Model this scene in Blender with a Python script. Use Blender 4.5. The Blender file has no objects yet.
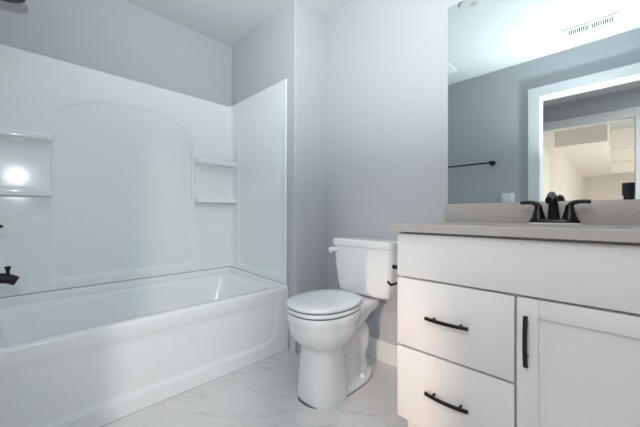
import bpy, bmesh, math, random
from mathutils import Vector, Matrix

random.seed(4)
scene = bpy.context.scene
COL = scene.collection
PI = math.pi
CEIL = 2.44          # ceiling height
WB = 1.645           # inner face of the wall behind toilet and vanity
WF = -0.22           # inner face of the door wall
WL = -2.44           # wall behind the tub

# ------------------------------------------------------------------ camera
cd = bpy.data.cameras.new('scene_camera')
cd.sensor_width = 36.0
cd.lens = 298.0 / 640.0 * 36.0
cd.clip_start = 0.01
cam = bpy.data.objects.new('scene_camera', cd)
COL.objects.link(cam)
cam.location = (0, 0, 0.95)
cam.rotation_euler = (PI / 2, 0, math.radians(45))
scene.camera = cam

# ------------------------------------------------------------------ world, lights, exposure
w = bpy.data.worlds.new('world')
scene.world = w
w.use_nodes = True
w.node_tree.nodes['Background'].inputs[0].default_value = (0.7, 0.8, 1, 1)
w.node_tree.nodes['Background'].inputs[1].default_value = 0.3

def light(name, kind, loc, power, color, radius=0.03, rot=None, **kw):
    l = bpy.data.lights.new(name, kind)
    l.energy = power
    l.color = color
    if kind in ('POINT', 'SPOT'):
        l.shadow_soft_size = radius
    for k, v in kw.items():
        setattr(l, k, v)
    o = bpy.data.objects.new(name, l)
    COL.objects.link(o)
    o.location = loc
    if rot:
        o.rotation_euler = rot
    return o

# flash on the photographer's camera: most of it goes up to the ceiling, some spills through its dome
d = Vector((-0.31, 0.455, 0.80))
light('flash_light', 'SPOT', (0.03, -0.057, 1.215), 104, (0.925, 0.985, 1.0), 0.03,
      d.to_track_quat('-Z', 'Y').to_euler(), spot_size=math.radians(126), spot_blend=1.0)
d = Vector((-0.88, 0.46, 0.04))
light('flash_dome_light', 'SPOT', (0.03, -0.045, 1.215), 13, (0.91, 0.98, 1.0), 0.006,
      d.to_track_quat('-Z', 'Y').to_euler(), spot_size=math.radians(116), spot_blend=1.0)
# warm lamp in the room beyond the hall, and a warm spot lamp there that shines through both doorways
light('far_room_lamp_light', 'POINT', (0.95, -3.0, 1.0), 29, (1.0, 0.92, 0.84), 0.05)
src, aim = Vector((0.270, -2.68, 1.0)), Vector((-0.76, 1.1, 0.03))
light('far_spot_lamp_light', 'SPOT', src, 135, (1.0, 0.76, 0.58), 0.02,
      (aim - src).to_track_quat('-Z', 'Y').to_euler(), spot_size=math.radians(25), spot_blend=0.8)
# unseen fill added at the hall ceiling, turned through the doorway onto the vanity
src, aim = Vector((-0.10, -1.08, 2.395)), Vector((-0.60, 1.1, 0.45))
light('hall_fill_light', 'SPOT', src, 27, (1.0, 0.965, 0.93), 0.05,
      (aim - src).to_track_quat('-Z', 'Y').to_euler(), spot_size=math.radians(80), spot_blend=0.6)
light('hall_fill_light', 'AREA', (1.25, -1.0, 2.40), 33, (1.0, 0.95, 0.90), shape='DISK', size=0.2)  # second unseen fill, added to brighten the hall wall

vs = scene.view_settings
vs.view_transform = 'Standard'
vs.look = 'None'
vs.exposure = 1.27
vs.gamma = 1.0
try:
    vs.use_curve_mapping = False
except Exception:
    pass
scene.cycles.max_bounces = 14
scene.cycles.diffuse_bounces = 10
scene.cycles.glossy_bounces = 6
scene.cycles.sample_clamp_indirect = 6
scene.cycles.use_denoising = True
scene.cycles.caustics_reflective = False

# ------------------------------------------------------------------ materials
def mat(name, col, rough=0.5, metal=0.0, coat=0.0, bump=None, spec=None, var=None, noise_scale=40):
    m = bpy.data.materials.new(name)
    m.use_nodes = True
    nt = m.node_tree
    b = nt.nodes['Principled BSDF']
    b.inputs['Base Color'].default_value = (*col, 1)
    b.inputs['Roughness'].default_value = rough
    b.inputs['Metallic'].default_value = metal
    b.inputs['Coat Weight'].default_value = coat
    b.inputs['Coat Roughness'].default_value = 0.05
    if spec is not None:
        b.inputs['Specular IOR Level'].default_value = spec
    tc = nt.nodes.new('ShaderNodeTexCoord')
    n = nt.nodes.new('ShaderNodeTexNoise')
    n.inputs['Scale'].default_value = noise_scale
    n.inputs['Detail'].default_value = 4
    nt.links.new(tc.outputs['Object'], n.inputs['Vector'])
    v = 0.02 if var is None else var
    mx = nt.nodes.new('ShaderNodeMixRGB')
    mx.inputs[1].default_value = (*[c * (1 - v) for c in col], 1)
    mx.inputs[2].default_value = (*[min(1, c * (1 + v)) for c in col], 1)
    nt.links.new(n.outputs['Fac'], mx.inputs[0])
    nt.links.new(mx.outputs[0], b.inputs['Base Color'])
    if bump:
        bp = nt.nodes.new('ShaderNodeBump')
        bp.inputs['Strength'].default_value = bump[0]
        bp.inputs['Distance'].default_value = bump[1]
        n2 = nt.nodes.new('ShaderNodeTexNoise')
        n2.inputs['Scale'].default_value = bump[2]
        nt.links.new(tc.outputs['Object'], n2.inputs['Vector'])
        nt.links.new(n2.outputs['Fac'], bp.inputs['Height'])
        nt.links.new(bp.outputs['Normal'], b.inputs['Normal'])
    return m

M = {}
M['wall'] = mat('wall_paint', (0.475, 0.487, 0.512), 0.6, bump=(0.08, 0.002, 220))
M['ceiling'] = mat('ceiling_paint', (0.545, 0.565, 0.57), 0.8, bump=(0.08, 0.002, 180))
M['cream'] = mat('cream_paint', (0.84, 0.80, 0.75), 0.6)
M['trim'] = mat('trim_paint', (0.72, 0.74, 0.74), 0.35)
M['fiberglass'] = mat('white_fiberglass', (0.78, 0.805, 0.815), 0.14, spec=0.32)
M['porcelain'] = mat('porcelain', (0.775, 0.78, 0.785), 0.08, spec=0.5)
M['seat'] = mat('seat_plastic', (0.78, 0.805, 0.815), 0.2)
M['shade_caulk'] = mat('seat_shade_and_caulk', (0.12, 0.125, 0.13), 0.6)  # dark tone for the shade in the seat gaps, also the foot caulk
M['cabinet'] = mat('cabinet_lacquer', (0.77, 0.762, 0.758), 0.42)
M['gap_shade'] = mat('cabinet_gap_shade', (0.60, 0.58, 0.56), 0.7)  # shade between the cabinet fronts, put into the colour
M['black'] = mat('matte_black_metal', (0.008, 0.008, 0.009), 0.38, spec=0.3)
M['bronze'] = mat('oil_rubbed_bronze', (0.024, 0.019, 0.018), 0.32, metal=0.7)
M['plastic'] = mat('black_plastic', (0.015, 0.015, 0.017), 0.25)
M['glass_dark'] = mat('lens_glass', (0.01, 0.01, 0.02), 0.03, coat=1)
M['caulk'] = mat('caulk', (0.45, 0.46, 0.47), 0.7)
M['plate'] = mat('switch_plastic', (0.82, 0.84, 0.84), 0.35)
M['vent'] = mat('vent_metal', (0.60, 0.62, 0.62), 0.4)
M['slot'] = mat('vent_slot', (0.05, 0.055, 0.06), 0.8)
M['lamp_off'] = mat('frosted_lens', (0.50, 0.46, 0.42), 0.4)

def quartz():
    m = mat('speckled_quartz', (0.55, 0.51, 0.485), 0.34)
    nt = m.node_tree
    b = nt.nodes['Principled BSDF']
    tc = nt.nodes.new('ShaderNodeTexCoord')
    v = nt.nodes.new('ShaderNodeTexNoise'); v.inputs['Scale'].default_value = 420; v.inputs['Detail'].default_value = 3
    r = nt.nodes.new('ShaderNodeValToRGB')
    r.color_ramp.elements[0].position = 0.36; r.color_ramp.elements[0].color = (0.39, 0.355, 0.338, 1)
    r.color_ramp.elements[1].position = 0.66; r.color_ramp.elements[1].color = (0.505, 0.462, 0.438, 1)
    nt.links.new(tc.outputs['Object'], v.inputs['Vector'])
    nt.links.new(v.outputs['Fac'], r.inputs['Fac'])
    nt.links.new(r.outputs['Color'], b.inputs['Base Color'])
    return m
M['quartz'] = quartz()

def marble():
    m = bpy.data.materials.new('marble_tile')
    m.use_nodes = True
    nt = m.node_tree; L = nt.links
    b = nt.nodes['Principled BSDF']
    b.inputs['Roughness'].default_value = 0.28
    tc = nt.nodes.new('ShaderNodeTexCoord')
    mp = nt.nodes.new('ShaderNodeMapping')
    mp.inputs['Rotation'].default_value = (0, 0, math.radians(-38))
    L.new(tc.outputs['Object'], mp.inputs['Vector'])
    # veins: thin bands where a stretched noise crosses its middle value
    def vein(scale, stretch, width, seedz):
        mp2 = nt.nodes.new('ShaderNodeMapping')
        mp2.inputs['Scale'].default_value = (1, stretch, 1)
        mp2.inputs['Location'].default_value = (seedz, seedz * 1.7, seedz)
        L.new(mp.outputs[0], mp2.inputs['Vector'])
        n = nt.nodes.new('ShaderNodeTexNoise')
        n.inputs['Scale'].default_value = scale; n.inputs['Detail'].default_value = 6
        n.inputs['Roughness'].default_value = 0.55; n.inputs['Distortion'].default_value = 0.5
        L.new(mp2.outputs[0], n.inputs['Vector'])
        s = nt.nodes.new('ShaderNodeMath'); s.operation = 'SUBTRACT'; s.inputs[1].default_value = 0.5
        a = nt.nodes.new('ShaderNodeMath'); a.operation = 'ABSOLUTE'
        mr = nt.nodes.new('ShaderNodeMapRange'); mr.inputs[1].default_value = 0; mr.inputs[2].default_value = width
        mr.inputs[3].default_value = 1; mr.inputs[4].default_value = 0
        L.new(n.outputs['Fac'], s.inputs[0]); L.new(s.outputs[0], a.inputs[0]); L.new(a.outputs[0], mr.inputs[0])
        # break the veins up
        n2 = nt.nodes.new('ShaderNodeTexNoise'); n2.inputs['Scale'].default_value = 3.2
        L.new(mp2.outputs[0], n2.inputs['Vector'])
        mr2 = nt.nodes.new('ShaderNodeMapRange'); mr2.inputs[1].default_value = 0.48; mr2.inputs[2].default_value = 0.66
        L.new(n2.outputs['Fac'], mr2.inputs[0])
        mu = nt.nodes.new('ShaderNodeMath'); mu.operation = 'MULTIPLY'
        L.new(mr.outputs[0], mu.inputs[0]); L.new(mr2.outputs[0], mu.inputs[1])
        return mu
    v1 = vein(1.7, 4.2, 0.026, 1.3)
    v2 = vein(3.6, 4.5, 0.030, 5.1)
    ad = nt.nodes.new('ShaderNodeMath'); ad.operation = 'MULTIPLY_ADD'
    L.new(v2.outputs[0], ad.inputs[0]); ad.inputs[1].default_value = 0.6; L.new(v1.outputs[0], ad.inputs[2])
    cl = nt.nodes.new('ShaderNodeClamp'); L.new(ad.outputs[0], cl.inputs[0])
    fa = nt.nodes.new('ShaderNodeMath'); fa.operation = 'MULTIPLY'; fa.inputs[1].default_value = 0.55
    L.new(cl.outputs[0], fa.inputs[0])
    base = nt.nodes.new('ShaderNodeMixRGB')
    base.inputs[1].default_value = (0.63, 0.615, 0.615, 1); base.inputs[2].default_value = (0.69, 0.678, 0.68, 1)
    cn = nt.nodes.new('ShaderNodeTexNoise'); cn.inputs['Scale'].default_value = 2.5; cn.inputs['Detail'].default_value = 5
    L.new(mp.outputs[0], cn.inputs['Vector']); L.new(cn.outputs['Fac'], base.inputs[0])
    mx = nt.nodes.new('ShaderNodeMixRGB'); mx.inputs[2].default_value = (0.34, 0.34, 0.355, 1)
    L.new(fa.outputs[0], mx.inputs[0]); L.new(base.outputs[0], mx.inputs[1])
    # tile joints
    br = nt.nodes.new('ShaderNodeTexBrick')
    br.inputs['Color1'].default_value = (1, 1, 1, 1); br.inputs['Color2'].default_value = (1, 1, 1, 1)
    br.inputs['Mortar'].default_value = (0.86, 0.86, 0.86, 1)
    br.inputs['Scale'].default_value = 1.0; br.inputs['Mortar Size'].default_value = 0.0015
    br.inputs['Brick Width'].default_value = 0.61; br.inputs['Row Height'].default_value = 0.305
    br.inputs['Mortar Smooth'].default_value = 0.2
    mpb = nt.nodes.new('ShaderNodeMapping'); mpb.inputs['Location'].default_value = (0.12, 0.04, 0)
    L.new(tc.outputs['Object'], mpb.inputs['Vector']); L.new(mpb.outputs[0], br.inputs['Vector'])
    mul = nt.nodes.new('ShaderNodeMixRGB'); mul.blend_type = 'MULTIPLY'; mul.inputs[0].default_value = 1
    L.new(mx.outputs[0], mul.inputs[1]); L.new(br.outputs['Color'], mul.inputs[2])
    L.new(mul.outputs[0], b.inputs['Base Color'])
    return m
M['marble'] = marble()

def mirror_mat():
    m = bpy.data.materials.new('mirror_silver')
    m.use_nodes = True
    b = m.node_tree.nodes['Principled BSDF']
    b.inputs['Base Color'].default_value = (0.63, 0.695, 0.70, 1)
    b.inputs['Metallic'].default_value = 1
    b.inputs['Roughness'].default_value = 0.0
    return m
M['mirror'] = mirror_mat()

# ------------------------------------------------------------------ mesh helpers
def link(name, bm, m, parent=None, smooth=True, angle=35):
    me = bpy.data.meshes.new(name)
    bmesh.ops.recalc_face_normals(bm, faces=bm.faces)
    if smooth:
        for f in bm.faces:
            f.smooth = True
        lim = math.radians(angle)
        for e in bm.edges:
            if len(e.link_faces) == 2 and e.calc_face_angle(0) > lim:
                e.smooth = False
    bm.to_mesh(me)
    bm.free()
    me.materials.append(M[m] if isinstance(m, str) else m)
    o = bpy.data.objects.new(name, me)
    COL.objects.link(o)
    if parent is not None:
        o.parent = parent
        o.matrix_parent_inverse = Matrix.Translation(-Vector(parent_world(parent)))
    return o

def parent_world(p):
    v = Vector(p.location)
    while p.parent is not None:
        # children are placed with world coordinates; their own location stays at the origin
        p = p.parent
        v = Vector(p.location) if v.length == 0 else v
    return v if v.length else Vector((0, 0, 0))

def structure(name, bm, m, parent=None, smooth=False, label=None):
    o = link(name, bm, m, parent, smooth)
    if parent is None:
        o['kind'] = 'structure'
        if label:
            o['label'] = label
    return o

def thing(name, label, cat, loc=(0, 0, 0), group=None):
    o = bpy.data.objects.new(name, None)
    o.empty_display_size = 0.05
    COL.objects.link(o)
    o.location = loc
    o['label'] = label
    o['category'] = cat
    if group:
        o['group'] = group
    return o

def part(name, bm, m, root, smooth=True, angle=35):
    """World-space mesh as a child of a root Empty (or of a part of it)."""
    top = root
    while top.parent is not None:
        top = top.parent
    bmesh.ops.translate(bm, verts=bm.verts, vec=-Vector(top.location))
    me_o = link(name, bm, m, None, smooth, angle)
    me_o.parent = root
    return me_o

def box(bm, x0, x1, y0, y1, z0, z1, bevel=0.0, seg=2):
    t = bmesh.new()
    vs_ = [t.verts.new((x, y, z)) for x in (x0, x1) for y in (y0, y1) for z in (z0, z1)]
    for idx in ((0, 1, 3, 2), (4, 6, 7, 5), (0, 4, 5, 1), (2, 3, 7, 6), (0, 2, 6, 4), (1, 5, 7, 3)):
        t.faces.new([vs_[i] for i in idx])
    if bevel > 0:
        bmesh.ops.bevel(t, geom=list(t.edges), offset=bevel, segments=seg, profile=0.5, affect='EDGES')
    merge(bm, t)
    return bm

def merge(bm, t):
    me = bpy.data.meshes.new('tmp')
    t.to_mesh(me)
    t.free()
    bm.from_mesh(me)
    bpy.data.meshes.remove(me)

def nb():
    return bmesh.new()

def bx(*a, **k):
    return box(nb(), *a, **k)

def loft(bm, loops, cap0=True, cap1=True, closed=True):
    rings = [[bm.verts.new(p) for p in lp] for lp in loops]
    n = len(rings[0])
    for a, b in zip(rings, rings[1:]):
        for i in range(n if closed else n - 1):
            j = (i + 1) % n
            bm.faces.new((a[i], a[j], b[j], b[i]))
    if cap0:
        bm.faces.new(list(reversed(rings[0])))
    if cap1:
        bm.faces.new(rings[-1])
    return rings

def tube(bm, pts, rad, n=14, caps=True):
    """Tube along points; rad a number or one per point; an (rx, ry) pair makes it oval."""
    pts = [Vector(p) for p in pts]
    loops = []
    up = None
    for i, p in enumerate(pts):
        t = (pts[min(i + 1, len(pts) - 1)] - pts[max(i - 1, 0)]).normalized()
        if up is None:
            up = Vector((0, 0, 1)) if abs(t.z) < 0.9 else Vector((1, 0, 0))
        s = t.cross(up).normalized()
        up = s.cross(t).normalized()
        r = rad[i] if isinstance(rad, (list, tuple)) and not isinstance(rad[0], (int, float)) or isinstance(rad, list) else rad
        rx, ry = r if isinstance(r, tuple) else (r, r)
        loops.append([p + s * rx * math.cos(2 * PI * k / n) + up * ry * math.sin(2 * PI * k / n) for k in range(n)])
    loft(bm, loops, caps, caps)
    return bm

def lathe(bm, prof, origin, axis='z', n=32):
    """Profile of (radius, height) turned round an axis through origin."""
    ox, oy, oz = origin
    loops = []
    for r, h in prof:
        lp = []
        for k in range(n):
            a = 2 * PI * k / n
            c, s = r * math.cos(a), r * math.sin(a)
            if axis == 'z': lp.append((ox + c, oy + s, oz + h))
            elif axis == 'y': lp.append((ox + c, oy + h, oz + s))
            else: lp.append((ox + h, oy + c, oz + s))
        loops.append(lp)
    loft(bm, loops)
    return bm

def smooth_curve(pts, per=8):
    """Catmull-Rom through the points."""
    P = [Vector(p) for p in pts]
    out = []
    for i in range(len(P) - 1):
        p0, p1, p2, p3 = P[max(i - 1, 0)], P[i], P[i + 1], P[min(i + 2, len(P) - 1)]
        for k in range(per):
            t = k / per
            out.append(0.5 * ((2 * p1) + (p2 - p0) * t + (2 * p0 - 5 * p1 + 4 * p2 - p3) * t * t + (3 * p1 - p0 - 3 * p2 + p3) * t ** 3))
    out.append(P[-1])
    return out

def rrect(x0, x1, y0, y1, r, z, n=8):
    pts = []
    for cx, cy, a0 in ((x1 - r, y1 - r, 0), (x0 + r, y1 - r, PI / 2), (x0 + r, y0 + r, PI), (x1 - r, y0 + r, 1.5 * PI)):
        for k in range(n + 1):
            a = a0 + PI / 2 * k / n
            pts.append((cx + r * math.cos(a), cy + r * math.sin(a), z))
    return pts

def sstep(a, b, x):
    t = max(0.0, min(1.0, (x - a) / (b - a)))
    return t * t * (3 - 2 * t)

def slab_edges(bm, x0, x1, y0, y1, z0, z1, r):
    """Box with one rounded vertical edge at (x1, y0)."""
    pts = [(x0, y0), (x0, y1), (x1, y1)]
    for k in range(9):
        a = PI / 2 * k / 8
        pts.append((x1 - r + r * math.cos(-a), y0 + r + r * math.sin(-a)))
    loft(bm, [[(x, y, z0) for x, y in pts], [(x, y, z1) for x, y in pts]])
    return bm

# ------------------------------------------------------------------ the room
structure('floor', bx(-2.56, 0.57, -5.8, 1.77, -0.1, 0.0), 'marble')
# (the strip of the hall and far room beyond the bathroom's width)
structure('floor_hall', bx(0.57, 2.4, -5.8, -0.34, -0.1, 0.0), 'marble')
structure('ceiling', bx(-2.56, 2.4, -5.8, 1.77, CEIL, CEIL + 0.1), 'ceiling')
structure('wall_left', bx(WL - 0.12, WL, -0.34, 1.77, 0, CEIL), 'wall')
structure('wall_alcove', slab_edges(nb(), WL, -1.562, 1.325, WB + 0.12, 0, CEIL, 0.014), 'wall', smooth=True)
structure('wall_back', bx(-1.562, 0.57, WB, WB + 0.12, 0, CEIL), 'wall')
structure('wall_right', bx(0.45, 0.57, WF, WB, 0, CEIL), 'wall')
# door wall with its opening
DX0, DX1, DZ = -0.521, 0.345, 2.055
bm = nb()
box(bm, WL, DX0 - 0.018, WF - 0.12, WF, 0, CEIL)
box(bm, DX1 + 0.018, 0.57, WF - 0.12, WF, 0, CEIL)
box(bm, DX0 - 0.018, DX1 + 0.018, WF - 0.12, WF, DZ + 0.018, CEIL)
structure('wall_front', bm, 'wall')
# hall
HY = -1.89
OX0, OX1, OZ = -0.80, 0.142, 2.10
bm = nb()
box(bm, -2.56, OX0 - 0.015, HY - 0.12, HY, 0, CEIL)
box(bm, OX1 + 0.015, 2.4, HY - 0.12, HY, 0, CEIL)
box(bm, OX0 - 0.015, OX1 + 0.015, HY - 0.12, HY, OZ + 0.015, CEIL)
structure('wall_hall', bm, 'wall')
structure('wall_hall_left', bx(-2.56, -2.44, HY, WF - 0.12, 0, CEIL), 'wall')
structure('wall_hall_right', bx(2.28, 2.4, HY, WF - 0.12, 0, CEIL), 'wall')
# room beyond the hall
bm = nb()
pts = [(OX0 - 0.02, HY - 0.12), (-0.47, -5.6), (-0.59, -5.6), (OX0 - 0.14, HY - 0.12)]
loft(bm, [[(x, y, 0) for x, y in pts], [(x, y, CEIL) for x, y in pts]])
structure('wall_stair_left', bm, 'cream')
structure('wall_stair_back', bx(-0.59, 2.4, -5.8, -5.6, 0, CEIL), 'cream')
structure('wall_stair_right', bx(2.28, 2.4, -5.6, HY - 0.12, 0, CEIL), 'cream')
# underside of the stairs: a drop beam, a sloping soffit behind it and stepped soffits beside it
bm = nb()
box(bm, -0.78, -0.111, -3.10, -2.90, 2.035, CEIL)
def prism(bm, quad_lo, h):
    loft(bm, [[(x, y, z) for x, y, z in quad_lo], [(x, y, CEIL) for x, y, z in quad_lo]])
prism(bm, [(-0.74, -3.10, 2.033), (-0.111, -3.10, 2.033), (-0.076, -5.0, 1.712), (-0.56, -5.0, 1.712)], 0)
for k in range(3):
    box(bm, -0.10, 2.0, -4.2 - 0.26 * k - 0.26, -4.2 - 0.26 * k, 2.11 - 0.19 * k, CEIL)
structure('ceiling_stair', bm, 'cream')

# door casing (both sides) and jamb lining
bm = nb()
CW = 0.100
def casing(bm, x0, x1, z1, y0, y1, wd=0.1):
    box(bm, x0 - wd, x0 - 0.004, y0, y1, 0, z1 + wd, 0.003, 1)
    box(bm, x1 + 0.004, x1 + wd, y0, y1, 0, z1 + wd, 0.003, 1)
    box(bm, x0 - 0.004, x1 + 0.004, y0, y1, z1 + 0.004, z1 + wd, 0.003, 1)
def lining(bm, x0, x1, z1, y0, y1, t=0.018):
    box(bm, x0 - t, x0, y0, y1, 0, z1 + t)
    box(bm, x1, x1 + t, y0, y1, 0, z1 + t)
    box(bm, x0, x1, y0, y1, z1, z1 + t)
casing(bm, DX0, DX1, DZ, WF, WF + 0.018)
casing(bm, DX0, DX1, DZ, WF - 0.138, WF - 0.12)
lining(bm, DX0, DX1, DZ, WF - 0.12, WF)
structure('trim_1', bm, 'trim')
bm = nb()
casing(bm, OX0, OX1, OZ, HY, HY + 0.018, 0.115)
lining(bm, OX0, OX1, OZ, HY - 0.12, HY, 0.015)
structure('trim_2', bm, 'trim')

# baseboards
def baseboard(name, x0, x1, y0, y1):
    structure(name, bx(x0, x1, y0, y1, 0, 0.135, 0.004, 2), 'trim')
baseboard('baseboard_back', -1.562, -0.642, WB - 0.015, WB)
bm = nb()
box(bm, -1.561, -1.547, 1.312, WB - 0.015, 0, 0.135, 0.004, 2)
box(bm, -1.612, -1.547, 1.311, 1.325, 0, 0.135, 0.004, 2)
structure('baseboard_alcove', bm, 'trim')
baseboard('baseboard_right', 0.436, 0.45, WF + 0.02, WB - 0.002)
bm = nb()
box(bm, -1.60, DX0 - 0.101, WF, WF + 0.014, 0, 0.135, 0.004, 2)
structure('baseboard_front', bm, 'trim')

# ------------------------------------------------------------------ bathtub
TX0, TX1, TY0, TY1 = -2.436, -1.622, -0.196, 1.318
RIM = 0.437
t = thing('bathtub', 'long white alcove bathtub with a panelled front skirt', 'bathtub', ((TX0 + TX1) / 2, (TY0 + TY1) / 2, 0))
bm = nb()
def ring(dx0, dx1, dy, r, z):
    return rrect(TX0 + dx0, TX1 - dx1, TY0 + dy, TY1 - dy, r, z)
loops = [ring(0, .008, 0, .004, .397), ring(0, .008, 0, .004, .423), ring(0, .0095, 0, .004, .430), ring(.001, .013, .001, .005, .4345),
         ring(.004, .019, .004, .008, .437), ring(.010, .032, .010, .012, .4378),
         ring(.075, .070, .085, .10, .4365), ring(.083, .078, .093, .10, .432), ring(.090, .085, .100, .10, .420),
         ring(.098, .092, .112, .10, .38), ring(.125, .115, .160, .11, .22), ring(.150, .140, .21, .12, .12),
         ring(.175, .165, .25, .12, .088), ring(.22, .21, .32, .10, .075), ring(.30, .29, .45, .08, .072)]
loft(bm, loops, cap0=False, cap1=True)
part('basin', bm, 'fiberglass', t, angle=50)
# skirt: shallow recessed field above a kick band
bm = nb()
NY, NZ = 110, 60
g = []
for i in range(NY + 1):
    row = []
    y = TY0 + (TY1 - TY0) * i / NY
    for k in range(NZ + 1):
        z = 0.398 * k / NZ
        r = 0.10
        # rounded-rectangle field signed distance
        cy, cz = (TY0 + TY1) / 2, 0.35
        hy, hz = (TY1 - TY0) / 2 - 0.10, 0.26
        qx, qz = abs(y - cy) - hy + r, abs(z - cz) - hz + r
        sd = math.hypot(max(qx, 0), max(qz, 0)) + min(max(qx, qz), 0) - r
        depth = 0.010 * (1 - sstep(-0.016, 0.016, sd)) * (1 - sstep(0.33, 0.396, z))
        lip = 0.0
        row.append(bm.verts.new((TX1 - 0.006 - depth - 0.002 * sstep(0.36, 0.395, z), y, z)))
    g.append(row)
for i in range(NY):
    for k in range(NZ):
        bm.faces.new((g[i][k], g[i + 1][k], g[i + 1][k + 1], g[i][k + 1]))
# turned-back far edge, base edge and near edge give the skirt its thickness
def strip(vs_):
    b = [bm.verts.new((TX1 - 0.06, v.co.y, v.co.z)) for v in vs_]
    for a0, a1, b0, b1 in zip(vs_, vs_[1:], b, b[1:]):
        bm.faces.new((a0, a1, b1, b0))
strip([g[i][0] for i in range(NY + 1)])
strip(list(g[0])); strip(list(g[NY]))
part('apron', bm, 'fiberglass', t, angle=60)
# raised back and end flange where the tub meets the surround
bm = nb()
box(bm, TX0, TX0 + 0.030, TY0, TY1, .432, .482, 0.008, 3)
for ya, yb in ((TY1 - 0.022, TY1), (TY0, TY0 + 0.022)):
    fb = bmesh.new()
    box(fb, TX0 + 0.03, TX1 - 0.012, ya, yb, .430, .482, 0.006, 3)
    for v in fb.verts:
        if v.co.z > .455:
            v.co.z -= 0.032 * (v.co.x - TX0 - 0.03) / (TX1 - 0.012 - TX0 - 0.03)
    merge(bm, fb)
part('flange', bm, 'fiberglass', t)
bm = nb()
box(bm, TX1 - 0.007, TX1 - 0.0045, TY0, TY1, 0, 0.0035)
part('caulk_bead', bm, 'caulk', t)
lathe(nb(), [(0.001, 0), (0.034, 0), (0.034, .004), (0.001, .005)], (0, 0, 0)).free()
bm = nb(); lathe(bm, [(0.001, 0.0), (0.036, 0.0), (0.036, 0.004), (0.02, 0.006), (0.001, 0.006)], (-2.03, 0.14, 0.0725))
part('drain', bm, 'black', t)

# ------------------------------------------------------------------ tub surround
SZ0, SZ1 = 0.486, 1.895
t = thing('tub_surround', 'glossy white moulded wall surround around the bathtub, with an arched panel', 'tub surround', (-2.43, 0.56, SZ0))
def arch_sd(y, z):
    """Distance outside the arched field (negative inside)."""
    cy, hw, zs, za = 0.552, 0.418, 1.50, 1.70
    ay = abs(y - cy)
    top = zs + (za - zs) * math.sqrt(max(0, 1 - (min(ay, hw) / hw) ** 2.3))
    r = 0.03
    return max(ay - hw, z - top, 0.548 - z)
bm = nb()
NY, NZ = 190, 170
PY0, PY1 = TY0 + 0.001, TY1 - 0.010
front = []
for i in range(NY + 1):
    row = []
    y = PY0 + (PY1 - PY0) * i / NY
    for k in range(NZ + 1):
        z = SZ0 + (SZ1 - SZ0) * k / NZ
        f = 1 - sstep(-0.010, 0.012, arch_sd(y, z))
        x = -2.418 - 0.015 * f
        if y < 0.126 and 1.07 < z < 1.395:      # niche back between the ledges leans out at the top
            x += 0.034 * (z - 1.20)
        # rounded inner corners
        e = min(y - PY0, PY1 - y)
        R = 0.030
        if e < R:
            x += R - math.sqrt(max(0, R * R - (R - e) ** 2))
        # rolled top edge
        e2 = SZ1 - z
        if e2 < 0.006:
            x -= 0.006 - math.sqrt(max(0, 0.006 ** 2 - (0.006 - e2) ** 2))
        row.append(bm.verts.new((x, y, z)))
    front.append(row)
for i in range(NY):
    for k in range(NZ):
        bm.faces.new((front[i][k], front[i + 1][k], front[i + 1][k + 1], front[i][k + 1]))
bk = [bm.verts.new((-2.437, r[NZ].co.y, SZ1)) for r in front]
for i in range(NY):
    bm.faces.new((front[i][NZ], front[i + 1][NZ], bk[i + 1], bk[i]))
part('back_panel', bm, 'fiberglass', t, angle=60)

def end_panel(name, ys, sgn, parent):
    """Side panel: ys its face, sgn the way it faces along y."""
    bm = nb()
    NX, NZ = 90, 150
    X0, X1 = -2.418, -1.646
    fr = []
    for i in range(NX + 1):
        x = X0 + (X1 - X0) * i / NX
        row = []
        for k in range(NZ + 1):
            zb = SZ0 - 0.032 * i / NX
            z = zb + (SZ1 - zb) * k / NZ
            cx, hx = (X0 + X1) / 2 + 0.045, 0.300
            cz, hz = 1.04, 0.52
            r = 0.05
            qx, qz = abs(x - cx) - hx + r, abs(z - cz) - hz + r
            sd = math.hypot(max(qx, 0), max(qz, 0)) + min(max(qx, qz), 0) - r
            y = 0.009 * (1 - sstep(-0.012, 0.012, sd))
            e = X1 - x
            if e < 0.018:            # bead along the open edge
                y -= 0.003 * math.sin(PI * min(1, e / 0.018))
            row.append(bm.verts.new((x, ys - sgn * y, z)))
        fr.append(row)
    for i in range(NX):
        for k in range(NZ):
            bm.faces.new((fr[i][k], fr[i + 1][k], fr[i + 1][k + 1], fr[i][k + 1]))
    wall = ys - sgn * 0.012
    for vs_ in ([fr[NX][k] for k in range(NZ + 1)], [fr[i][NZ] for i in range(NX + 1)]):
        b = [bm.verts.new((v.co.x, wall, v.co.z)) for v in vs_]
        for a0, a1, b0, b1 in zip(vs_, vs_[1:], b, b[1:]):
            bm.faces.new((a0, a1, b1, b0))
    part(name, bm, 'fiberglass', parent, angle=60)
end_panel('end_panel', 1.308, -1, t)
end_panel('end_panel', -0.203, 1, t)

def shelf(y0, y1, z0, z1, root):
    """Moulded ledge: straight front, soft edges; runs into the corner at its outer end."""
    bm = nb()
    box(bm, -2.425, -2.316, y0, y1, z0, z1, 0.006, 3)
    o = part('shelf', bm, 'fiberglass', root, angle=60)
    return o
for z0, z1 in ((1.374, 1.414), (1.050, 1.098)):
    shelf(-0.19, 0.128, z0, z1, t)
for z0, z1 in ((1.352, 1.392), (1.038, 1.073)):
    shelf(0.978, 1.312, z0, z1, t)
# upright ribs at the niche edges
bm = nb()
tube(bm, [(-2.421, 0.972, 1.045), (-2.419, 0.972, 1.06), (-2.419, 0.972, 1.53), (-2.425, 0.972, 1.56)], 0.013, 16)
part('niche_rib', bm, 'fiberglass', t)
bm = nb()
tube(bm, [(-2.421, 0.132, 1.06), (-2.421, 0.132, 1.40)], 0.008, 12)
part('niche_rib', bm, 'fiberglass', t)

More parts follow.
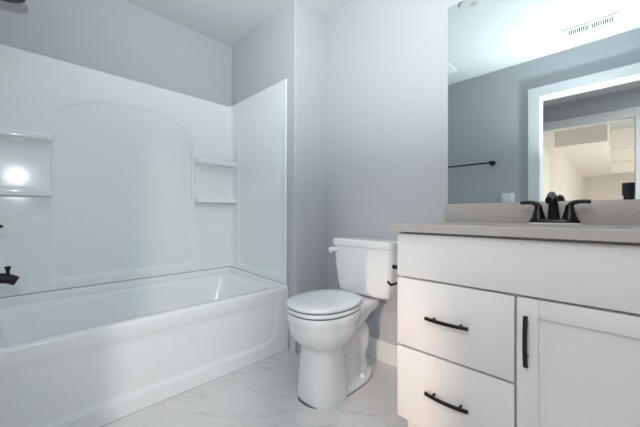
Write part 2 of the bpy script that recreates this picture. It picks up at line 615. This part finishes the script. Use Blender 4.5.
# tub spout, valve handle and shower head on the near end panel
XC = -1.98
t = thing('tub_spout', 'black tub spout with a pull-up diverter knob above the tub rim', 'tub spout', (XC, -0.198, 0.655))
bm = nb()
sp = smooth_curve([(XC, -0.198, .660), (XC, -0.15, .660), (XC, -0.09, .658), (XC, -0.05, .652), (XC, -0.018, .636)], 6)
tube(bm, sp, [(0.030 - 0.004 * i / len(sp), 0.027 - 0.006 * i / len(sp)) for i in range(len(sp))], 20)
part('spout_body', bm, 'black', t)
bm = nb(); tube(bm, [(XC, -0.046, .664), (XC, -0.046, .694)], 0.007, 10)
lathe(bm, [(0.006, 0), (0.009, .004), (0.012, .014), (0.009, .018), (0.002, .018)], (XC, -0.046, .690))
part('diverter_knob', bm, 'black', t)
t = thing('valve_handle', 'black lever handle of the shower valve, above the tub spout', 'valve handle', (XC, -0.198, 0.92))
bm = nb(); lathe(bm, [(0.002, 0), (0.085, 0), (0.085, .004), (0.06, .012), (0.002, .012)], (XC, -0.1945, .93), 'y', 40)
part('escutcheon', bm, 'black', t)
bm = nb(); tube(bm, [(XC, -0.183, .93), (XC, -0.13, .93)], 0.022, 20)
part('hub', bm, 'black', t)
bm = nb(); tube(bm, smooth_curve([(XC, -0.135, .93), (XC, -0.11, .915), (XC, -0.062, .888)], 5), 0.007, 12)
part('lever', bm, 'black', t)
t = thing('shower_head', 'round black shower head at the top edge of the picture above the tub', 'shower head', (XC, -0.21, 2.06))
bm = nb(); tube(bm, smooth_curve([(XC, -0.219, 2.09), (XC, -0.17, 2.09), (XC, -0.12, 2.07), (XC, -0.09, 2.02)], 6), 0.010, 12)
lathe(bm, [(0.002, 0), (0.028, 0), (0.024, .010), (0.002, .012)], (XC, -0.2195, 2.09), 'y', 24)
part('shower_arm', bm, 'black', t)
bm = nb(); lathe(bm, [(0.002, 0), (0.090, 0), (0.097, 0.004), (0.097, .012), (0.06, .026), (0.020, .034), (0.016, .06), (0.002, .06)], (XC, -0.083, 1.960))
part('spray_head', bm, 'black', t)

# ------------------------------------------------------------------ toilet
X0 = -1.108
t = thing('toilet', 'white two-piece toilet with its lid closed', 'toilet', (X0, 1.25, 0))
def oval(cx, cyf, cyb, hw, z, n=2.3, N=56, fwd=None):
    """Egg outline from distances to the wall: cyf front, cyb back."""
    c = (cyf + cyb) / 2
    h = (cyf - cyb) / 2
    pts = []
    for k in range(N):
        a = 2 * PI * k / N
        ca, sa = math.cos(a), math.sin(a)
        x = hw * math.copysign(abs(ca) ** (2 / n), ca)
        y = h * math.copysign(abs(sa) ** (2 / n), sa)
        pts.append((cx + x, WB - (c + y), z))
    return pts
bm = nb()
prof = [(0.000, .642, .40, .127, 2.6), (0.012, .643, .40, .128, 2.6), (0.03, .640, .40, .126, 2.6), (0.10, .635, .405, .119, 2.6), (0.18, .629, .41, .111, 2.6),
        (0.240, .625, .41, .106, 2.5), (0.262, .629, .405, .111, 2.4), (0.280, .645, .39, .128, 2.3), (0.305, .670, .365, .148, 2.25), (0.34, .692, .335, .163, 2.2),
        (0.375, .702, .315, .169, 2.2), (0.400, .705, .305, .171, 2.2), (0.408, .709, .30, .175, 2.2), (0.435, .710, .298, .175, 2.2), (0.444, .707, .30, .172, 2.2), (0.448, .70, .31, .166, 2.2)]
loft(bm, [oval(X0, f, b, h, z, n) for z, f, b, h, n in prof])
# rear deck that carries the tank
sec = []
for ly, hw, z0, z1 in ((0.135, .100, .400, .440), (0.16, .108, .390, .444), (0.24, .112, .375, .446), (0.32, .130, .35, .447), (0.42, .150, .34, .447)):
    sec.append([(x, WB - ly, z) for x, z in [(X0 + p[0], p[1]) for p in [(c[0], c[1]) for c in rrect(-hw, hw, z0, z1, 0.018, 0, 6)]]])
loft(bm, sec)
# foot slab round the bolts
loft(bm, [oval(X0, .640, .150, h, z, 3.0) for z, h in ((0, .112), (0.020, .112), (0.028, .107), (0.031, .095))])
part('bowl', bm, 'porcelain', t, angle=50)
bm = nb()
tr = smooth_curve([(X0, WB - .46, .17), (X0, WB - .38, .27), (X0, WB - .30, .315), (X0, WB - .235, .27), (X0, WB - .225, .20), (X0, WB - .235, .13), (X0, WB - .22, .07), (X0, WB - .21, .01)], 7)
tube(bm, tr, [(0.082 - 0.022 * sstep(.45, .8, i / len(tr)), 0.062 - 0.012 * sstep(.45, .8, i / len(tr))) for i in range(len(tr))], 24)
box(bm, X0 - 0.056, X0 + 0.056, WB - .46, WB - .25, .01, .36, 0.02, 3)
part('trapway', bm, 'porcelain', t, angle=50)
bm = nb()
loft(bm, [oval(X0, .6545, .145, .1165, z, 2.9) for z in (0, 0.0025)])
part('caulk_bead', bm, 'shade_caulk', t)
for s in (-1, 1):
    bm = nb(); lathe(bm, [(0.001, .024), (0.015, .024), (0.0145, .040), (0.010, .048), (0.001, .050)], (X0 + s * 0.086, WB - .285, 0), n=20)
    part('bolt_cap', bm, 'seat', t)
def plate(fr, bk, hw, z0, z1, r=0.008, n=2.25):
    bm = nb()
    ls = []
    for dz, ins in ((0, r * .8), (r * .35, r * .25), (r, 0)):
        ls.append(oval(X0, fr - ins, bk + ins, hw - ins, z0 + dz, n, 72))
    for dz, ins in ((-r, 0), (-r * .35, r * .3), (0, r)):
        ls.append(oval(X0, fr - ins, bk + ins, hw - ins, z1 + dz, n, 72))
    ls.append(oval(X0, fr - .06, bk + .06, hw - .06, z1 + 0.002, n, 72))
    loft(bm, ls)
    return bm
def ring_gap(fr, bk, hw, z0, z1):
    bm = nb()
    loft(bm, [oval(X0, fr, bk, hw, z0, 2.25, 72), oval(X0, fr, bk, hw, z1, 2.25, 72)])
    return bm
part('seat_ring', plate(.712, .300, .1765, .452, .472), 'seat', t)
part('seat_gap_shade', ring_gap(.704, .310, .170, .446, .455), 'shade_caulk', t)  # dark oval painted as the shade between seat and bowl
lid = part('seat_lid', plate(.712, .292, .1765, .4765, .497, 0.009), 'seat', t)
part('lid_gap_shade', ring_gap(.705, .305, .170, .470, .480), 'shade_caulk', lid)  # dark oval painted as the shade between lid and seat
for s in (-1, 1):
    bm = nb(); box(bm, X0 + s * .070 - .020, X0 + s * .070 + .020, WB - .312, WB - .275, .446, .478, 0.007, 3)
    part('hinge', bm, 'seat', t)
# tank
bm = nb()
def tank_loop(z, hw, f, b=0.022, bow=0.018):
    pts = []
    lp = rrect(-hw, hw, b, f, 0.035, 0, 8)
    for x, y, _ in lp:
        if y > f - 0.04:
            y += bow * (1 - (x / hw) ** 2) * min(1, (y - f + 0.04) / 0.04)
        pts.append((X0 + 0.005 + x, WB - y, z))
    return pts
loft(bm, [tank_loop(z, hw, f) for z, hw, f in ((.456, .165, .175), (.460, .178, .186), (.470, .187, .192), (.51, .195, .197), (.60, .207, .203), (.70, .217, .207), (.748, .221, .208))])
part('tank', bm, 'porcelain', t, angle=50)
bm = nb()
loft(bm, [tank_loop(z, hw, f, b) for z, hw, f, b in ((.747, .221, .210, .02), (.750, .226, .216, .016), (.774, .227, .218, .014), (.784, .225, .216, .016), (.790, .218, .209, .022), (.7915, .19, .18, .05))])
part('tank_lid', bm, 'porcelain', t, angle=50)
bm = nb()
lathe(bm, [(0.002, 0), (0.013, 0), (0.013, .012), (0.002, .014)], (X0 - .165, WB - .210, .722), 'y', 16)
bm2 = nb()
fl = [(X0 - .165, WB - .222, .722), (X0 - .185, WB - .231, .721), (X0 - .203, WB - .232, .717), (X0 - .216, WB - .230, .710)]
bmesh.ops.translate(bm, verts=bm.verts, vec=(0, -0.014, 0))
tube(bm, smooth_curve(fl, 4), [(0.010, 0.012 + 0.0008 * k) for k in range(13)], 14)
bm2.free()
part('flush_lever', bm, 'seat', t)

# ------------------------------------------------------------------ vanity cabinet
VX0, VX1, VF = -0.641, 0.275, 1.090
t = thing('vanity_cabinet', 'white vanity cabinet with two drawers and a panelled door', 'vanity cabinet', ((VX0 + VX1) / 2, 1.37, 0))
bm = nb()
box(bm, VX0, VX0 + 0.018, VF + 0.020, WB - 0.003, 0.118, 0.876, 0.0008, 1)
box(bm, VX1 - 0.018, VX1, VF + 0.020, WB - 0.003, 0.118, 0.876, 0.0008, 1)
box(bm, VX0 + 0.018, VX1 - 0.018, VF + 0.020, WB - 0.003, 0.118, 0.136)
box(bm, VX0 + 0.018, VX1 - 0.018, WB - 0.012, WB - 0.003, 0.136, 0.876)
part('carcass', bm, 'cabinet', t)
bm = nb()
box(bm, VX0 + 0.018, VX1 - 0.018, VF + 0.021, VF + 0.036, 0.136, 0.70)
box(bm, VX0 + 0.018, VX1 - 0.018, VF + 0.021, VF + 0.036, 0.70, 0.874)
part('gap_shade_sheet', bm, 'gap_shade', t)  # darker sheet behind the fronts, standing in for the shade in their gaps
bm = nb()
box(bm, VX0 + 0.012, VX1 - 0.012, VF + 0.065, VF + 0.082, 0.0, 0.118)
box(bm, VX0 + 0.012, VX0 + 0.028, VF + 0.082, WB - 0.02, 0.0, 0.118)
box(bm, VX1 - 0.028, VX1 - 0.012, VF + 0.082, WB - 0.02, 0.0, 0.118)
part('toe_kick', bm, 'cabinet', t)
VM = -0.230       # right edge of the drawers
B = 0.0018
part('false_front', bx(VX0, VX1, VF, VF + 0.020, 0.6985, 0.8685, B), 'cabinet', t)

def bar_pull(ax, c, half, root, name='handle'):
    """Bowed bar pull on two short posts; ax 'x' lies flat, 'z' stands upright."""
    bm = nb()
    pts = []
    for k in range(13):
        s = -1 + 2 * k / 12
        bow = 0.030 - 0.010 * s * s
        o = s * half
        pts.append(Vector((c[0] + (o if ax == 'x' else 0), c[1] - bow, c[2] + (o if ax == 'z' else 0))))
    wide, thin = 0.0058, 0.0032
    loops = []
    for p in pts:
        if ax == 'x':
            q = [(0, -thin, -wide), (0, thin, -wide), (0, thin, wide), (0, -thin, wide)]
        else:
            q = [(-wide, -thin, 0), (wide, -thin, 0), (wide, thin, 0), (-wide, thin, 0)]
        loops.append([p + Vector(v) for v in q])
    loft(bm, loops)
    for s in (-0.62, 0.62):
        o = s * half
        p = (c[0] + (o if ax == 'x' else 0), c[1], c[2] + (o if ax == 'z' else 0))
        tube(bm, [p, (p[0], p[1] - 0.026, p[2])], 0.0045, 12)
    return part(name, bm, 'bronze', root, angle=30)

for z0, z1, hz in ((0.4195, 0.6900, 0.557), (0.124, 0.411, 0.275)):
    dr = part('drawer', bx(VX0, VM, VF, VF + 0.020, z0, z1, B), 'cabinet', t)
    bar_pull('x', (-0.437, VF, hz), 0.077, dr)
# shaker door: frame with a sunk panel
DX = -0.2225
bm = nb()
sw = 0.054
box(bm, DX, DX + sw, VF, VF + 0.020, 0.124, 0.690, B)
box(bm, VX1 - sw, VX1, VF, VF + 0.020, 0.124, 0.690, B)
box(bm, DX + sw, VX1 - sw, VF, VF + 0.020, 0.690 - sw, 0.690, B)
box(bm, DX + sw, VX1 - sw, VF, VF + 0.020, 0.124, 0.124 + sw, B)
box(bm, DX + sw - .002, VX1 - sw + .002, VF + 0.009, VF + 0.018, 0.124 + sw - .002, 0.690 - sw + .002)
dr = part('door', bm, 'cabinet', t)
bar_pull('z', (-0.1965, VF, 0.564), 0.077, dr)

# ------------------------------------------------------------------ countertop, sink, faucet
CX0, CX1, CF, CZ0, CZ1 = -0.667, 0.288, 1.066, 0.878, 0.9075
t = thing('countertop', 'speckled greige stone countertop with a low backsplash on the vanity', 'countertop', ((CX0 + CX1) / 2, 1.35, CZ0))
bm = nb()
SX, SY, SA, SB = -0.187, 1.325, 0.225, 0.155
def hole(z, g=0.0, N=64):
    pts = []
    for k in range(N):
        a = 2 * PI * k / N
        pts.append((SX + (SA + g) * math.copysign(abs(math.cos(a)) ** (2 / 3.2), math.cos(a)), SY + (SB + g) * math.copysign(abs(math.sin(a)) ** (2 / 3.2), math.sin(a)), z))
    return pts
def outer(z, ins=0.0, N=64):
    x0, x1, y0, y1 = CX0 + ins, CX1 - ins, CF + ins, WB - 0.002
    pts = []
    corners = [math.atan2(y1 - SY, x1 - SX), math.atan2(y1 - SY, x0 - SX), math.atan2(y0 - SY, x0 - SX), math.atan2(y0 - SY, x1 - SX)]
    angs = [2 * PI * k / N for k in range(N)]
    for ca in corners:      # snap the nearest ray to each corner
        j = min(range(N), key=lambda i: abs(math.atan2(math.sin(angs[i] - ca), math.cos(angs[i] - ca))))
        angs[j] = ca
    for a in angs:
        c, s = math.cos(a), math.sin(a)
        ts = []
        if c > 1e-9: ts.append((x1 - SX) / c)
        if c < -1e-9: ts.append((x0 - SX) / c)
        if s > 1e-9: ts.append((y1 - SY) / s)
        if s < -1e-9: ts.append((y0 - SY) / s)
        q = min(ts)
        pts.append((SX + q * c, SY + q * s, z))
    return pts
loft(bm, [hole(CZ0), outer(CZ0), outer(CZ1 - .002), outer(CZ1, .002), hole(CZ1, .002), hole(CZ1 - .002), hole(CZ0)], cap0=False, cap1=False)
bmesh.ops.remove_doubles(bm, verts=bm.verts, dist=1e-6)
part('slab', bm, 'quartz', t, angle=30)
part('backsplash', bx(CX0, CX1, WB - 0.022, WB - 0.002, CZ1, 1.002, 0.0015), 'quartz', t)
t = thing('sink', 'white oval sink bowl set under the countertop behind the faucet', 'sink', (SX, SY, CZ0 - 0.14))
t['label'] = 'white undermount sink bowl set into the countertop in front of the faucet'
bm = nb()
loft(bm, [hole(CZ0 - .001, .018), hole(CZ0 - .001, .001), hole(CZ0 - .02, -.004), hole(CZ0 - .08, -.02), hole(CZ0 - .12, -.05), hole(CZ0 - .135, -.10), hole(CZ0 - .137, -.13)], cap0=False)
loft(bm, [hole(CZ0 - .001, .018), hole(CZ0 - .03, .012), hole(CZ0 - .09, -.01), hole(CZ0 - .13, -.04), hole(CZ0 - .145, -.10)], cap0=False)
part('bowl', bm, 'porcelain', t, angle=50)
bm = nb(); lathe(bm, [(0.001, 0), (0.022, 0), (0.022, .003), (0.001, .003)], (SX, SY, CZ0 - .137), n=24)
part('drain', bm, 'bronze', t)

FX, FY = -0.188, 1.553
t = thing('faucet', 'dark bronze two-handle faucet on the countertop in front of the mirror', 'faucet', (FX, FY, CZ1))
bm = nb()
def stad(hw, hd, z, N=48):
    pts = []
    for k in range(N):
        a = 2 * PI * k / N
        pts.append((FX + hw * math.copysign(abs(math.cos(a)) ** (2 / 2.8), math.cos(a)), FY + hd * math.copysign(abs(math.sin(a)) ** (2 / 2.8), math.sin(a)), z))
    return pts
loft(bm, [stad(.084, .029, CZ1 + .0045), stad(.084, .029, CZ1 + .010), stad(.080, .026, CZ1 + .018), stad(.072, .02, CZ1 + .020)])
part('base', bm, 'bronze', t)
bm = nb()
loft(bm, [stad(.086, .031, CZ1 + .0004), stad(.086, .031, CZ1 + .0045)])
part('base_strip', bm, 'plate', t)  # thin white strip under the faucet base
# spout: broad foot, tapering column leaning forward, blunt downturned tip
bm = nb()
sp = smooth_curve([(FX, FY, CZ1 + .015), (FX, FY - .003, CZ1 + .05), (FX, FY - .010, CZ1 + .088), (FX, FY - .028, CZ1 + .113), (FX, FY - .070, CZ1 + .114), (FX, FY - .128, CZ1 + .092)], 6)
n = len(sp)
tube(bm, sp, [(0.027 - 0.012 * min(1, i / n * 1.5), 0.022 - 0.011 * min(1, i / n * 1.4)) for i in range(n)], 20)
part('spout', bm, 'bronze', t)
for s in (-1, 1):
    bm = nb()
    hx = FX + s * 0.051
    lathe(bm, [(0.027, .012), (0.027, .018), (0.0225, .032), (0.017, .052), (0.0145, .066), (0.0125, .076), (0.004, .084)], (hx, FY, CZ1), n=24)
    hd = smooth_curve([(hx - s * .002, FY, CZ1 + .066), (hx + s * .008, FY, CZ1 + .083), (hx + s * .030, FY, CZ1 + .090), (hx + s * .064, FY, CZ1 + .089)], 5)
    m_ = len(hd)
    tube(bm, hd, [(0.012 - 0.002 * i / m_, 0.0115 - 0.0035 * min(1, i / m_ * 1.6)) for i in range(m_)], 14)
    part('handle', bm, 'bronze', t)
bm = nb(); tube(bm, [(FX, FY + .022, CZ1 + .016), (FX, FY + .022, CZ1 + .080)], 0.003, 10)
lathe(bm, [(0.003, 0), (0.007, .003), (0.007, .010), (0.002, .012)], (FX, FY + .022, CZ1 + .08), n=14)
part('drain_rod', bm, 'bronze', t)

# mirror
t = thing('mirror', 'large frameless wall mirror above the countertop backsplash', 'mirror', (-0.19, WB, 1.008))
bm = bx(-0.655, 0.285, WB - 0.006, WB - 0.001, 1.0025, 2.069, 0.0012, 1)
part('glass', bm, 'mirror', t, smooth=False)
# toilet paper holder on the side of the vanity
t = thing('toilet_paper_holder', 'empty black toilet paper holder on the side of the vanity beside the toilet', 'toilet paper holder', (VX0, 1.25, 0.70))
bm = nb(); lathe(bm, [(0.001, 0), (0.026, 0), (0.026, -.006), (0.012, -.010), (0.001, -.010)], (VX0 + 0.002, 1.245, .698), 'x', 24)
part('mounting_plate', bm, 'black', t)
bm = nb(); tube(bm, [(VX0 - .008, 1.245, .698), (VX0 - .114, 1.245, .698)], 0.0095, 14)
part('post', bm, 'black', t)
bm = nb()
bxx = VX0 - .106
tube(bm, smooth_curve([(bxx, 1.39, .696), (bxx, 1.402, .66), (bxx, 1.395, .625), (bxx, 1.36, .617), (bxx, 1.27, .617), (bxx, 1.222, .617), (bxx - .004, 1.214, .619), (bxx - .014, 1.208, .634)], 5), 0.0055, 12)
tube(bm, [(bxx, 1.245, .698), (bxx, 1.39, .696)], 0.0055, 12)
part('bar', bm, 'black', t)

# ------------------------------------------------------------------ things seen in the mirror
t = thing('towel_bar', 'black towel bar on the door wall, seen in the mirror', 'towel bar', (-1.22, WF, 1.477))
for x in (-0.93, -1.54):
    bm = nb(); lathe(bm, [(0.001, 0.0005), (0.026, .0005), (0.026, .008), (0.011, .012), (0.011, .052), (0.015, .055), (0.015, .078), (0.001, .08)], (x, WF, 1.477), 'y', 24)
    part('post', bm, 'black', t)
bm = nb(); tube(bm, [(-0.93, WF + .066, 1.477), (-1.54, WF + .066, 1.477)], 0.0085, 14)
part('bar', bm, 'black', t)

t = thing('light_switch', 'white two-gang switch plate below the towel bar, seen in the mirror', 'light switch', (-0.793, WF, 1.098))
part('plate', bx(-0.852, -0.734, WF + .0005, WF + .007, 1.04, 1.157, 0.003, 2), 'plate', t)
for x in (-0.816, -0.770):
    part('rocker', bx(x - .0165, x + .0165, WF + .004, WF + .011, 1.065, 1.132, 0.002, 2), 'plate', t)

t = thing('ceiling_vent', 'white slotted air register in the ceiling near the door, seen in the mirror', 'ceiling vent', (-0.155, 0.10, CEIL))
part('frame', bx(-0.325, 0.015, 0.035, 0.165, CEIL - .009, CEIL - .0005, 0.003, 2), 'vent', t)
for x0 in (-0.285, -0.147):
    bm = nb()
    for k in range(10):
        xx = x0 + k * 0.0125
        box(bm, xx, xx + 0.0075, 0.062, 0.138, CEIL - .0115, CEIL - .0085)
    part('slot_shade', bm, 'slot', t)  # dark bars painted as the shade inside the register slots
t = thing('exhaust_fan', 'square white exhaust fan grille on the ceiling, seen at the mirror edge', 'exhaust fan', (-1.30, 0.23, CEIL))
part('cover', bx(-1.43, -1.17, 0.10, 0.36, CEIL - .022, CEIL - .006, 0.008, 3), 'vent', t)
part('housing', bx(-1.41, -1.19, 0.12, 0.34, CEIL - .007, CEIL - .0005), 'slot', t)
t = thing('ceiling_light', 'round off-white ceiling light, seen near the top edge of the mirror', 'ceiling light', (-0.72, 1.02, CEIL))
part('trim_ring', lathe(nb(), [(0.065, -.001), (0.095, -.001), (0.093, -.008), (0.07, -.010)], (-0.72, 1.02, CEIL), n=40), 'vent', t)
part('lens', lathe(nb(), [(0.001, -.003), (0.069, -.003), (0.069, -.007), (0.001, -.012)], (-0.72, 1.02, CEIL), n=40), 'lamp_off', t)

# photographer's camera with flash on a tripod, in the doorway
t = thing('tripod', 'black tripod in the doorway under the camera', 'tripod', (0.06, -0.06, 0))
bm = nb(); tube(bm, [(0.06, -0.06, .40), (0.06, -0.06, .855)], 0.012, 14)
part('column', bm, 'plastic', t)
part('head_plate', bx(0.03, 0.09, -0.09, -0.03, .853, .872, 0.003), 'plastic', t)
for a in (math.radians(255), math.radians(15), math.radians(135)):
    bm = nb()
    R = 0.26
    tube(bm, [(0.06 + .02 * math.cos(a), -0.06 + .02 * math.sin(a), .70), (0.06 + R * math.cos(a), -0.06 + R * math.sin(a), 0.008)], [0.013, 0.008], 12)
    part('leg', bm, 'plastic', t)
ct = thing('photo_camera', 'black camera with a flash on top, seen in the mirror', 'camera', (0.058, -0.058, .873))
def obox(u0, u1, v0, v1, z0, z1, bevel=0.004):
    """Box turned to the camera's own axes: u to its side, v to its back."""
    bm = bx(u0, u1, v0, v1, z0, z1, bevel=bevel)
    rot = Matrix.Rotation(math.radians(45), 4, 'Z')
    bmesh.ops.transform(bm, matrix=rot, verts=bm.verts)
    return bm
part('body', obox(-0.068, 0.068, -0.115, -0.055, .874, .985, .008), 'plastic', ct)
bm = nb()
dv = Vector((math.sin(math.radians(45)), -math.cos(math.radians(45)), 0))
tube(bm, [Vector((0, 0, .945)) + dv * 0.055, Vector((0, 0, .945)) + dv * 0.020], 0.030, 24)
part('lens', bm, 'plastic', ct)
part('viewfinder', obox(-0.022, 0.022, -0.11, -0.06, .983, 1.02, .005), 'plastic', ct)
fl = part('flash', obox(-0.026, 0.026, -0.105, -0.065, 1.019, 1.09, .005), 'plastic', ct)
bm = obox(-0.027, 0.027, -0.108, -0.054, 1.088, 1.190, .006)
part('flash_head', bm, 'plastic', fl)
